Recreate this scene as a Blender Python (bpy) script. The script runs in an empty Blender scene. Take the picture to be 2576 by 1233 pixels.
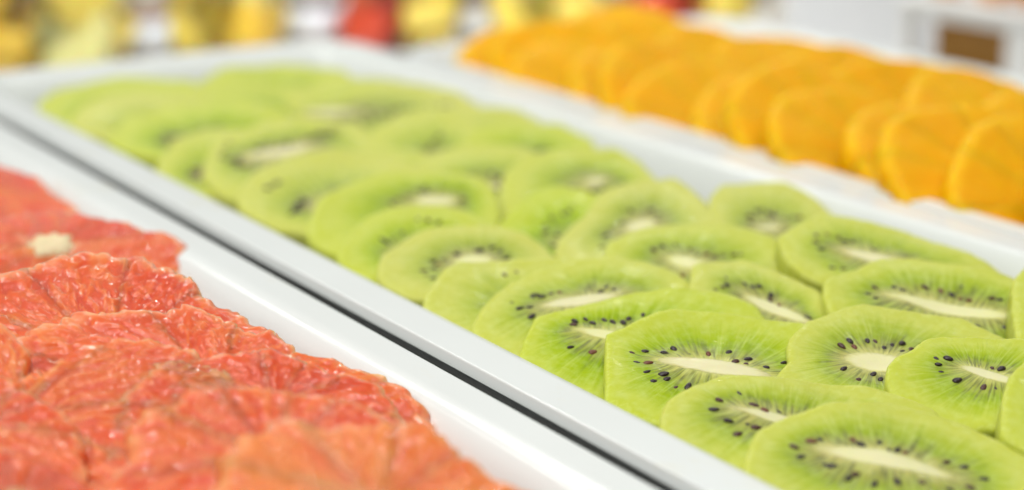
import bpy, math, random
import numpy as np
from mathutils import Vector, Matrix

# ------------------------------------------------------------------ camera, world, light
scene = bpy.context.scene
COL = scene.collection
F_PX, CX, CY, CAM_H = 1818.0, 512.0, 245.0, 0.13
PITCH = math.atan(522.0 / F_PX)
cam_d = bpy.data.cameras.new("camera")
cam = bpy.data.objects.new("camera", cam_d)
COL.objects.link(cam)
cam.location = (0, 0, CAM_H)
cam.rotation_euler = (math.pi / 2 - PITCH, 0, 0)
cam_d.sensor_width = 36.0
cam_d.lens = F_PX / 1024.0 * 36.0
cam_d.clip_start, cam_d.clip_end = 0.01, 50
cam_d.dof.use_dof = True
cam_d.dof.focus_distance = 0.383
cam_d.dof.aperture_fstop = 6.9
scene.camera = cam

world = bpy.data.worlds.new("World")
scene.world = world
world.use_nodes = True
wb = world.node_tree.nodes["Background"]
wb.inputs[0].default_value = (0.97, 1.0, 0.98, 1)
wb.inputs[1].default_value = 0.29


def area_light(name, loc, target, size, size_y, power, color=(1, 1, 1), shape='RECTANGLE'):
    d = bpy.data.lights.new(name, 'AREA')
    d.shape = shape
    d.size = size
    if shape in ('RECTANGLE', 'ELLIPSE'):
        d.size_y = size_y
    d.energy = power
    d.color = color
    o = bpy.data.objects.new(name, d)
    o.location = loc
    o.rotation_euler = (Vector(target) - Vector(loc)).to_track_quat('-Z', 'Y').to_euler()
    COL.objects.link(o)
    return o


area_light("overhead_light", (-0.85, -0.25, 1.45), (0.1, 0.75, 0), 1.6, 1.4, 17.2, (0.985, 1.0, 0.965))
for ty_, tp_ in ((0.25, 12.0), (0.72, 4.5)):
    area_light("fluorescent_tube", (0.0, ty_, 1.8), (0.0, ty_ - 0.25, 0), 2.4, 0.10, tp_, (0.985, 1.0, 0.97))
area_light("overhead_light", (0.1, 0.78, 1.1), (0.05, 1.45, -0.05), 0.9, 0.3, 3.4, (1.0, 1.0, 0.97)).data.spread = math.radians(65)  # added fill lamp, not a known fixture; brightens the cups and background
area_light("fluorescent_tube", (-0.2, 2.4, 1.25), (-0.05, 0.5, 0), 2.2, 0.08, 4.5, (1.0, 1.0, 0.97))
for dx_, dy_, dz_ in ((-0.95, 1.5, 1.25), (-0.42, 1.75, 1.15), (0.25, 1.75, 1.15), (0.85, 1.5, 1.3), (-0.15, 1.15, 1.5), (-0.75, 0.8, 1.4)):
    area_light("downlight", (dx_, dy_, dz_), (0.0, 0.55, 0), 0.06, 0.06, 0.8, (1, 0.98, 0.94), 'DISK')

scene.view_settings.view_transform = 'Standard'
scene.view_settings.look = 'None'
scene.view_settings.exposure = 0
scene.view_settings.gamma = 1
scene.view_settings.use_curve_mapping = False
scene.render.engine = 'CYCLES'
scene.cycles.use_denoising = True
scene.cycles.max_bounces = 8
scene.cycles.transparent_max_bounces = 12

# ------------------------------------------------------------------ helpers
rng = np.random.default_rng(7)
AZ = math.atan2(-1232, math.hypot(F_PX, 522))
AX_A = np.array([math.sin(AZ), math.cos(AZ), 0.0])      # long direction of the trays
AX_B = np.array([math.cos(AZ), -math.sin(AZ), 0.0])     # across the trays, to the right
FW = np.array([0, math.cos(PITCH), -math.sin(PITCH)])
UP = np.array([0, math.sin(PITCH), math.cos(PITCH)])
RT = np.array([1.0, 0, 0])
EYE = np.array([0, 0, CAM_H])
DS = 1024.0 / 2576.0


def ray(p):
    return FW * F_PX + RT * (p[0] * DS - CX) + UP * (CY - p[1] * DS)


def at(p, z):
    d = ray(p)
    return EYE + d * ((z - CAM_H) / d[2])


def hit(p, origin, normal):
    d = ray(p)
    return EYE + d * (np.dot(origin - EYE, normal) / np.dot(d, normal))


def tw(b, a, z):
    """tray coordinates in cm to world metres"""
    return (AX_B * b + AX_A * a + np.array([0, 0, z])) * 0.01


def link(o, parent=None):
    COL.objects.link(o)
    if parent is not None:
        o.parent = parent
    return o


def make_mesh(name, verts, faces, mat, smooth=True, attrs=None):
    me = bpy.data.meshes.new(name)
    me.from_pydata([tuple(v) for v in verts], [], faces)
    if attrs:
        for k, (typ, arr) in attrs.items():
            at_ = me.attributes.new(k, typ, 'POINT')
            at_.data.foreach_set('vector' if typ == 'FLOAT_VECTOR' else 'value', np.asarray(arr, dtype=np.float32).ravel())
    if smooth:
        me.polygons.foreach_set('use_smooth', np.ones(len(me.polygons), dtype=bool))
    me.materials.append(mat)
    me.update()
    return me


def grid_mesh(name, verts, quads, mat, extra=None, attrs=None):
    """fast mesh from numpy quads plus a few python polygons"""
    extra = extra or []
    me = bpy.data.meshes.new(name)
    nq = len(quads)
    loops = np.concatenate([quads.ravel()] + [np.asarray(e) for e in extra]).astype(np.int32)
    sizes = np.concatenate([np.full(nq, 4), [len(e) for e in extra]]).astype(np.int32)
    starts = np.concatenate([[0], np.cumsum(sizes)[:-1]]).astype(np.int32)
    me.vertices.add(len(verts))
    me.vertices.foreach_set('co', np.asarray(verts, dtype=np.float32).ravel())
    me.loops.add(len(loops))
    me.loops.foreach_set('vertex_index', loops)
    me.polygons.add(len(sizes))
    me.polygons.foreach_set('loop_start', starts)
    me.polygons.foreach_set('use_smooth', np.ones(len(sizes), dtype=bool))
    if attrs:
        for k, arr in attrs.items():
            a_ = me.attributes.new(k, 'FLOAT_VECTOR', 'POINT')
            a_.data.foreach_set('vector', np.asarray(arr, dtype=np.float32).ravel())
    me.materials.append(mat)
    me.update(calc_edges=True)
    me.validate()
    return me


def obj(name, me, parent=None):
    return link(bpy.data.objects.new(name, me), parent)


def tag(o, label, cat, group=None, kind=None):
    o['label'] = label
    o['category'] = cat
    if group:
        o['group'] = group
    if kind:
        o['kind'] = kind
    return o


def thing(name, label, cat, group=None, matrix=None):
    o = bpy.data.objects.new(name, None)
    o.empty_display_size = 0.01
    link(o)
    if matrix is not None:
        o.matrix_world = matrix
    return tag(o, label, cat, group)


def frame_matrix(origin, u, v, n):
    m = Matrix.Identity(4)
    for i in range(3):
        m[i][0], m[i][1], m[i][2], m[i][3] = u[i], v[i], n[i], origin[i]
    return m


def vnoise(x, y, seed=0):
    xi, yi = np.floor(x).astype(np.int64), np.floor(y).astype(np.int64)
    fx, fy = x - xi, y - yi
    fx, fy = fx * fx * (3 - 2 * fx), fy * fy * (3 - 2 * fy)

    def h(i, j):
        v = np.sin(i * 127.1 + j * 311.7 + seed * 74.7) * 43758.5453
        return v - np.floor(v)
    return (h(xi, yi) * (1 - fx) + h(xi + 1, yi) * fx) * (1 - fy) + (h(xi, yi + 1) * (1 - fx) + h(xi + 1, yi + 1) * fx) * fy


def voronoi(x, y, seed=0):
    xi, yi = np.floor(x), np.floor(y)
    f1 = np.full(x.shape, 9.0)
    f2 = np.full(x.shape, 9.0)
    cid = np.zeros(x.shape)
    for dx in (-1, 0, 1):
        for dy in (-1, 0, 1):
            i, j = xi + dx, yi + dy
            a = np.sin(i * 127.1 + j * 311.7 + seed) * 43758.5453
            b = np.sin(i * 269.5 + j * 183.3 + seed) * 43758.5453
            a, b = a - np.floor(a), b - np.floor(b)
            d = np.hypot(i + a - x, j + b - y)
            nearer = d < f1
            f2 = np.where(nearer, f1, np.minimum(f2, d))
            cid = np.where(nearer, (a * 7.3 + b * 3.1) % 1.0, cid)
            f1 = np.where(nearer, d, f1)
    return f1, f2, cid


# ------------------------------------------------------------------ materials
class NT:
    def __init__(self, name):
        self.mat = bpy.data.materials.new(name)
        self.mat.use_nodes = True
        self.t = self.mat.node_tree
        self.b = self.t.nodes["Principled BSDF"]

    def n(self, typ, **kw):
        x = self.t.nodes.new(typ)
        for k, v in kw.items():
            if k.startswith('i_'):
                x.inputs[k[2:].replace('_', ' ')].default_value = v
            else:
                setattr(x, k, v)
        return x

    def l(self, a, b):
        self.t.links.new(a, b)

    def math(self, op, a, b=None, clamp=False):
        m = self.n('ShaderNodeMath', operation=op, use_clamp=clamp)
        for i, v in enumerate((a, b)):
            if v is None:
                continue
            if isinstance(v, (int, float)):
                m.inputs[i].default_value = v
            else:
                self.l(v, m.inputs[i])
        return m.outputs[0]

    def ramp(self, fac, stops, interp='LINEAR'):
        r = self.n('ShaderNodeValToRGB')
        r.color_ramp.interpolation = interp
        el = r.color_ramp.elements
        while len(el) < len(stops):
            el.new(0.5)
        for e, (p, c) in zip(el, stops):
            e.position = p
            e.color = c if len(c) == 4 else (*c, 1)
        self.l(fac, r.inputs[0])
        return r.outputs[0]

    def mix(self, fac, a, b, mode='MIX'):
        m = self.n('ShaderNodeMix', data_type='RGBA', blend_type=mode)
        for s, v in ((m.inputs[0], fac), (m.inputs[6], a), (m.inputs[7], b)):
            if isinstance(v, (int, float)):
                s.default_value = v
            elif isinstance(v, tuple):
                s.default_value = v if len(v) == 4 else (*v, 1)
            else:
                self.l(v, s)
        return m.outputs[2]

    def noise(self, vec, scale, detail=3, rough=0.5):
        x = self.n('ShaderNodeTexNoise')
        x.inputs['Scale'].default_value = scale
        x.inputs['Detail'].default_value = detail
        x.inputs['Roughness'].default_value = rough
        if vec is not None:
            self.l(vec, x.inputs['Vector'])
        return x.outputs['Fac']

    def set(self, **kw):
        for k, v in kw.items():
            s = self.b.inputs[k.replace('_', ' ')]
            if isinstance(v, (int, float, tuple)):
                s.default_value = v
            else:
                self.l(v, s)


def simple(name, col, rough=0.5, **kw):
    m = NT(name)
    tc = m.n('ShaderNodeTexCoord').outputs['Object']
    nz = m.noise(tc, 60, 3)
    m.set(Base_Color=m.mix(m.math('MULTIPLY', nz, 0.35), (*col, 1), tuple(c * 0.8 for c in col) + (1,)), Roughness=rough, **kw)
    return m.mat


def make_kiwi_material():
    m = NT("kiwi_flesh")
    at_ = m.n('ShaderNodeAttribute', attribute_name='polar')
    sep = m.n('ShaderNodeSeparateXYZ')
    m.l(at_.outputs['Vector'], sep.inputs[0])
    info = m.n('ShaderNodeObjectInfo').outputs['Random']
    tc = m.n('ShaderNodeTexCoord').outputs['Object']
    # vectors for the radial fibres
    def polar_vec(k, kt):
        c = m.n('ShaderNodeCombineXYZ')
        m.l(m.math('MULTIPLY', sep.outputs[0], k), c.inputs[0])
        m.l(m.math('MULTIPLY', sep.outputs[1], k), c.inputs[1])
        m.l(m.math('ADD', m.math('MULTIPLY', sep.outputs[2], kt), m.math('MULTIPLY', info, 40.0)), c.inputs[2])
        return c.outputs[0]
    fib = m.noise(polar_vec(9.0, 0.9), 1.0, 2, 0.5)
    fine = m.noise(polar_vec(24.0, 1.6), 1.0, 3, 0.6)
    blot = m.noise(tc, 130, 3, 0.55)
    t = m.math('ADD', sep.outputs[2], m.math('MULTIPLY', m.math('SUBTRACT', fib, 0.5), 0.22))
    t = m.math('ADD', t, m.math('MULTIPLY', m.math('SUBTRACT', blot, 0.5), 0.26))
    t = m.math('ADD', t, m.math('MULTIPLY', m.math('SUBTRACT', fine, 0.5), 0.30))
    fac = m.math('MULTIPLY', m.math('ADD', t, 1.0), 0.5, True)
    base = m.ramp(fac, [(0.0, (0.86, 0.80, 0.46)), (0.36, (0.85, 0.80, 0.43)), (0.47, (0.68, 0.64, 0.22)),
                        (0.55, (0.41, 0.42, 0.080)), (0.66, (0.31, 0.425, 0.012)), (0.76, (0.41, 0.50, 0.025)),
                        (0.88, (0.55, 0.595, 0.085)), (0.965, (0.54, 0.58, 0.065)), (0.985, (0.59, 0.63, 0.12)), (1.0, (0.55, 0.59, 0.08))])
    # pale rays reaching out of the core
    ray_zone = m.ramp(fac, [(0.0, (0, 0, 0)), (0.47, (0.2, 0.2, 0.2)), (0.56, (1, 1, 1)), (0.72, (0.6, 0.6, 0.6)), (0.93, (0, 0, 0))])
    ray_f = m.ramp(fine, [(0.50, (0, 0, 0)), (0.66, (1, 1, 1))])
    col = m.mix(m.math('MULTIPLY', m.math('MULTIPLY', ray_zone, ray_f), 0.40), base, (0.70, 0.76, 0.32))
    # dark grey-green smudges where seeds lie under the surface
    sm_zone = m.ramp(fac, [(0.48, (0, 0, 0)), (0.535, (1, 1, 1)), (0.63, (0.8, 0.8, 0.8)), (0.73, (0, 0, 0))])
    sm_f = m.ramp(m.noise(polar_vec(17.0, 2.6), 1.0, 2, 0.5), [(0.44, (0, 0, 0)), (0.64, (1, 1, 1))])
    col = m.mix(m.math('MULTIPLY', m.math('MULTIPLY', sm_zone, sm_f), 0.80), col, (0.12, 0.125, 0.05))
    # brown bruising just around the core of some slices
    br_zone = m.ramp(fac, [(0.38, (0, 0, 0)), (0.475, (1, 1, 1)), (0.55, (0, 0, 0))])
    br_f = m.ramp(m.noise(tc, 90, 2), [(0.55, (0, 0, 0)), (0.75, (1, 1, 1))])
    col = m.mix(m.math('MULTIPLY', m.math('MULTIPLY', br_zone, br_f), 0.45), col, (0.52, 0.36, 0.10))
    # ripeness differs from slice to slice
    hs = m.n('ShaderNodeHueSaturation')
    m.l(m.math('ADD', 0.488, m.math('MULTIPLY', info, 0.022)), hs.inputs['Hue'])
    m.l(m.math('ADD', 0.92, m.math('MULTIPLY', info, 0.16)), hs.inputs['Saturation'])
    m.l(col, hs.inputs['Color'])
    bl2 = m.noise(tc, 420, 4, 0.6)
    col = m.mix(m.math('MULTIPLY', m.ramp(bl2, [(0.45, (0, 0, 0)), (0.75, (1, 1, 1))]), 0.22), hs.outputs[0], (0.72, 0.80, 0.34))
    m.set(Base_Color=col, Roughness=m.ramp(blot, [(0.3, (0.28, 0.28, 0.28)), (0.7, (0.46, 0.46, 0.46))]))
    m.set(Subsurface_Weight=0.45, Subsurface_Radius=(1.0, 0.9, 0.25), Subsurface_Scale=0.0024, Specular_IOR_Level=0.14, Coat_Weight=0.04, Coat_Roughness=0.10)
    hgt = m.math('ADD', m.math('MULTIPLY', m.noise(tc, 900, 3, 0.6), 0.5), m.math('ADD', m.math('MULTIPLY', fine, 0.6), m.math('MULTIPLY', m.noise(tc, 260, 2), 0.9)))
    bp = m.n('ShaderNodeBump')
    bp.inputs['Strength'].default_value = 0.35
    bp.inputs['Distance'].default_value = 0.0006
    m.l(hgt, bp.inputs['Height'])
    m.l(bp.outputs[0], m.b.inputs['Normal'])
    return m.mat


def make_citrus_material(name, deep, mid, pale, edge, sss_rad, coat=0.5, rough=0.22, bump=0.5, spec=0.5):
    m = NT(name)
    at_ = m.n('ShaderNodeAttribute', attribute_name='ves')     # x: vesicle wall distance, y: vesicle id, z: radius 0..1
    sep = m.n('ShaderNodeSeparateXYZ')
    m.l(at_.outputs['Vector'], sep.inputs[0])
    tc = m.n('ShaderNodeTexCoord').outputs['Object']
    info = m.n('ShaderNodeObjectInfo').outputs['Random']
    big = m.noise(tc, 55, 3)
    tint = m.math('ADD', m.math('ADD', m.math('MULTIPLY', sep.outputs[1], 0.22), 0.11), m.math('ADD', m.math('MULTIPLY', big, 0.55), m.n('ShaderNodeAttribute', attribute_type='OBJECT', attribute_name='tint').outputs['Fac']))
    col = m.ramp(tint, [(0.18, deep), (0.5, mid), (0.82, pale)])
    wall = m.ramp(sep.outputs[0], [(0.0, (1, 1, 1)), (0.10, (0.25, 0.25, 0.25)), (0.22, (0, 0, 0))])
    col = m.mix(m.math('MULTIPLY', wall, 0.05), col, edge)
    rim = m.ramp(sep.outputs[2], [(0.0, (0.8, 0.8, 0.8)), (0.13, (0, 0, 0)), (0.86, (0, 0, 0)), (0.97, (0.9, 0.9, 0.9))])
    col = m.mix(m.math('MULTIPLY', rim, m.ramp(m.noise(tc, 220, 3), [(0.30, (0, 0, 0)), (0.60, (1, 1, 1))])), col, edge)
    m.set(Base_Color=col, Roughness=rough, Subsurface_Weight=0.92, Subsurface_Radius=sss_rad, Subsurface_Scale=0.0045,
          Coat_Weight=coat, Coat_Roughness=0.05, Specular_IOR_Level=spec)
    w = m.n('ShaderNodeTexNoise')
    w.inputs['Scale'].default_value = 420
    w.inputs['Detail'].default_value = 3
    w.inputs['Distortion'].default_value = 1.2
    m.l(tc, w.inputs['Vector'])
    bp = m.n('ShaderNodeBump')
    bp.inputs['Strength'].default_value = bump
    bp.inputs['Distance'].default_value = 0.0007
    m.l(w.outputs['Fac'], bp.inputs['Height'])
    m.l(bp.outputs[0], m.b.inputs['Normal'])
    cb = m.n('ShaderNodeBump')
    cb.inputs['Strength'].default_value = 0.85
    cb.inputs['Distance'].default_value = 0.0006
    m.l(m.noise(tc, 330, 2, 0.4), cb.inputs['Height'])
    m.l(cb.outputs[0], m.b.inputs['Coat Normal'])
    return m.mat


def make_tray_material():
    m = NT("white_melamine")
    tc = m.n('ShaderNodeTexCoord').outputs['Object']
    smear = m.ramp(m.noise(tc, 38, 5, 0.62), [(0.60, (0, 0, 0)), (0.70, (1, 1, 1))])
    col = m.mix(m.math('MULTIPLY', smear, 0.26), (0.82, 0.835, 0.815), (0.80, 0.74, 0.54))
    m.set(Base_Color=col, Roughness=m.ramp(m.noise(tc, 25, 4), [(0.3, (0.10, 0.10, 0.10)), (0.7, (0.24, 0.24, 0.24))]), Specular_IOR_Level=0.5)
    return m.mat


MAT_KIWI = make_kiwi_material()
MAT_GRAPE = make_citrus_material("grapefruit_pulp", (0.62, 0.036, 0.008), (0.76, 0.092, 0.014), (0.84, 0.22, 0.035), (0.95, 0.40, 0.17), (1.0, 0.55, 0.35), 1.0, 0.4, 0.2, 0.1)
MAT_ORANGE = make_citrus_material("orange_pulp", (0.85, 0.37, 0.0), (0.88, 0.43, 0.0), (0.90, 0.47, 0.0), (0.92, 0.54, 0.004), (1.0, 0.5, 0.1), 0.03, 0.4, 0.25, 0.12)
MAT_TRAY = make_tray_material()
MAT_PITH = simple("citrus_pith", (0.86, 0.70, 0.42), 0.55, Subsurface_Weight=0.3, Subsurface_Scale=0.002)
MAT_MEMBRANE = simple("citrus_membrane", (0.88, 0.46, 0.22), 0.35)
MAT_ORANGE_MEMBRANE = simple("orange_membrane", (0.84, 0.42, 0.0), 0.4)
MAT_SEED = [simple("kiwi_seed_black", (0.028, 0.012, 0.014), 0.32), simple("kiwi_seed_brown", (0.075, 0.022, 0.014), 0.36),
            simple("kiwi_seed_rust", (0.17, 0.05, 0.022), 0.42)]
MAT_DARK = simple("well_and_gap_dark", (0.030, 0.034, 0.028), 0.6)  # colour of the well; on the gap strip it stands for shade
MAT_COUNTER = simple("counter_top", (0.72, 0.70, 0.67), 0.35)
MAT_WHITE = simple("white_ceramic", (0.72, 0.72, 0.71), 0.3)


# ------------------------------------------------------------------ the setting: counter and well, plus an added dark strip for the shade between two trays
def rounded_rect(b0, b1, a0, a1, r, n=8):
    pts = []
    for (cb, ca, s) in ((b1 - r, a1 - r, 0), (b0 + r, a1 - r, 1), (b0 + r, a0 + r, 2), (b1 - r, a0 + r, 3)):
        for i in range(n + 1):
            w = (s + i / n) * math.pi / 2
            pts.append((cb + r * math.cos(w), ca + r * math.sin(w)))
    return pts


def make_box(name, mat, center, ex, ey, ez, hx, hy, hz, bevel=0.0):
    import bmesh
    bm = bmesh.new()
    bmesh.ops.create_cube(bm, size=1.0)
    for v in bm.verts:
        v.co = Vector((v.co.x * 2 * hx, v.co.y * 2 * hy, v.co.z * 2 * hz))
    if bevel:
        bmesh.ops.bevel(bm, geom=bm.edges[:], offset=bevel, segments=3, profile=0.5, affect='EDGES')
    me = bpy.data.meshes.new(name)
    bm.to_mesh(me)
    bm.free()
    me.materials.append(mat)
    o = obj(name, me)
    o.matrix_world = frame_matrix(center, ex, ey, ez)
    return o


ZH = np.array([0, 0, 1.0])
cnt = make_box("counter", MAT_COUNTER, np.array([0.2, 1.0, -0.09]), RT, np.array([0, 1.0, 0]), ZH, 1.6, 1.5, 0.02)
cnt['kind'] = 'structure'
well = make_box("counter_well", MAT_DARK, tw(27.5, 42.0, -6.75), AX_B, AX_A, ZH, 0.29, 0.29, 0.0022)
well['kind'] = 'structure'
bar = make_box("gap_shade_strip", MAT_DARK, tw(18.72, 42.0, -2.6), AX_B, AX_A, ZH, 0.0062, 0.27, 0.019, 0.001)  # added dark strip: the gap's shade put into colour, no real bar
tag(bar, "added dark strip for the shade in the gap between the grapefruit tray and the kiwi tray", "shade strip")


def make_tray(label, b0, b1, a0, a1, rim=1.3, soft=0.25):
    """white rectangular serving tray: a thin flat rim, sloping walls and a floor"""
    prof = [(1.15, -6.3), (1.05, -3.0), (0.95, -0.55), (0.85, -0.30), (0.85, -0.281), (0.06, -0.28), (0.03, -0.278), (0.004, -0.265), (0.0, -0.25), (0.003, -0.235), (0.055, -0.05), (0.058, -0.04), (0.066, -0.014), (0.085, -0.002), (0.105, 0.0), (0.13, 0.0),
            (0.4, 0.0), (rim - soft - 0.04, 0.0), (rim - soft, 0.0), (rim - soft * 0.4, -0.02), (rim, -0.10), (rim + 0.22, -0.38), (rim + 0.55, -1.0), (rim + 0.85, -2.0), (rim + 1.15, -3.2), (rim + 1.5, -3.75), (rim + 2.3, -4.0)]
    verts, faces = [], []
    n = None
    for off, z in prof:
        r = max(0.35, 2.3 - off)
        loop = rounded_rect(b0 + off, b1 - off, a0 + off, a1 - off, r)
        n = len(loop)
        for b, a in loop:
            verts.append(tw(b, a, z))
    for k in range(len(prof) - 1):
        for i in range(n):
            j = (i + 1) % n
            faces.append((k * n + i, k * n + j, (k + 1) * n + j, (k + 1) * n + i))
    base = (len(prof) - 1) * n
    faces.append(tuple(range(base, base + n)))
    faces.append(tuple(reversed(range(0, n))))
    c = tw((b0 + b1) / 2, (a0 + a1) / 2, -6.3)
    verts = [v - c for v in verts]
    me = make_mesh("serving_tray", verts, faces, MAT_TRAY)
    o = obj("serving_tray", me)
    o.location = c
    return tag(o, label, "tray", "white rectangular fruit trays")


make_tray("white rectangular serving tray holding the green kiwi slices, in the middle", 18.96, 36.35, 14.0, 69.3)
make_tray("white rectangular serving tray holding the red grapefruit slices", 1.0, 18.42, 14.0, 69.3, 1.28, 0.5)
make_tray("white rectangular serving tray holding the orange slices", 36.50, 54.0, 10.5, 65.6, 0.95)


# ------------------------------------------------------------------ fruit slices
def slice_plane(c_px, zc, tilt, az_deg, roll=0.0):
    """origin and axes of a slice lying tilted towards the near end of the tray"""
    o = at(c_px, zc)
    g = np.array([math.sin(math.radians(az_deg)), math.cos(math.radians(az_deg)), 0.0])
    s = np.array([g[1], -g[0], 0.0])
    ta = math.radians(tilt)
    v = g * math.cos(ta) + ZH * math.sin(ta)
    ro = math.radians(roll)
    n0 = np.cross(s, v)
    u = s * math.cos(ro) + n0 * math.sin(ro)
    n = np.cross(u, v)
    return o, u, v, n


def local(p, o, u, v, n):
    q = hit(p, o, n) - o
    return np.array([q @ u, q @ v])


def polar_outline(pts, fallback=None, N=720):
    """R(theta) through traced points; what the photo hides is completed by point symmetry"""
    th = np.arctan2(pts[:, 1], pts[:, 0])
    R = np.hypot(pts[:, 0], pts[:, 1])
    k = np.argsort(th)
    th, R, P = th[k], R[k], pts[k]
    gaps = np.diff(np.concatenate([th, [th[0] + 2 * math.pi]]))
    g = int(np.argmax(gaps))
    th = np.concatenate([th[g + 1:], th[:g + 1] + 2 * math.pi])
    P = np.concatenate([P[g + 1:], P[:g + 1]])
    # straight edges between traced points (the facets left by the peeling knife)
    tt, rr = [], []
    for i in range(len(th) - 1):
        for w in np.linspace(0, 1, 24, endpoint=False):
            q = P[i] * (1 - w) + P[i + 1] * w
            tt.append(math.atan2(q[1], q[0]))
            rr.append(math.hypot(*q))
    tt.append(math.atan2(P[-1][1], P[-1][0]))
    rr.append(math.hypot(*P[-1]))
    tt = np.unwrap(np.array(tt))
    rr = np.array(rr)
    a0, a1 = tt[0], tt[-1]
    out_t, out_r = list(tt), list(rr)
    free = 2 * math.pi - (a1 - a0)
    for w in np.linspace(0.12, 0.88, 15):
        a = a1 + free * w
        opp = a - math.pi
        while opp < a0:
            opp += 2 * math.pi
        if opp > a1:
            opp -= 2 * math.pi
        if fallback is not None:
            r = fallback
        elif a0 <= opp <= a1:
            r = float(np.interp(opp, tt, rr))
        else:
            r = rr[-1] * (1 - w) + rr[0] * w
        e = min(w, 1 - w) / 0.3
        if e < 1:
            lin = rr[-1] if w < 0.5 else rr[0]
            r = lin * (1 - e) + r * e
        out_t.append(a)
        out_r.append(r)
    out_t, out_r = np.array(out_t), np.array(out_r)
    grid = np.linspace(a0, a0 + 2 * math.pi, N, endpoint=False)
    val = np.interp(grid, np.append(out_t, a0 + 2 * math.pi), np.append(out_r, out_r[0]))
    ker = np.hanning(7)
    ker /= ker.sum()
    val = np.convolve(np.concatenate([val[-40:], val, val[:40]]), ker, 'same')[40:-40]
    return lambda a: np.interp((np.asarray(a) - a0) % (2 * math.pi), np.append(grid - a0, 2 * math.pi), np.append(val, val[0]))


def seed_mesh(mat, k):
    v, f = [], []
    nu, nv = 8, 5
    L = (0.00108, 0.00064, 0.00050)
    for i in range(nv + 1):
        w = math.pi * i / nv
        for j in range(nu):
            p = 2 * math.pi * j / nu
            taper = 1.0 - 0.28 * math.cos(w)
            v.append((-L[0] * math.cos(w), L[1] * math.sin(w) * math.cos(p) * taper, L[2] * math.sin(w) * math.sin(p) * taper))
    for i in range(nv):
        for j in range(nu):
            f.append((i * nu + j, i * nu + (j + 1) % nu, (i + 1) * nu + (j + 1) % nu, (i + 1) * nu + j))
    return make_mesh("seed", v, f, mat)


SEEDS = [seed_mesh(m, i) for i, m in enumerate(MAT_SEED)]
RINGS = [-0.75, -0.5, -0.25, 0.0, 0.07, 0.14, 0.21, 0.28, 0.36, 0.45, 0.55, 0.65, 0.75, 0.84, 0.91, 0.96, 0.985, 1.0]
NA = 120


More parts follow.
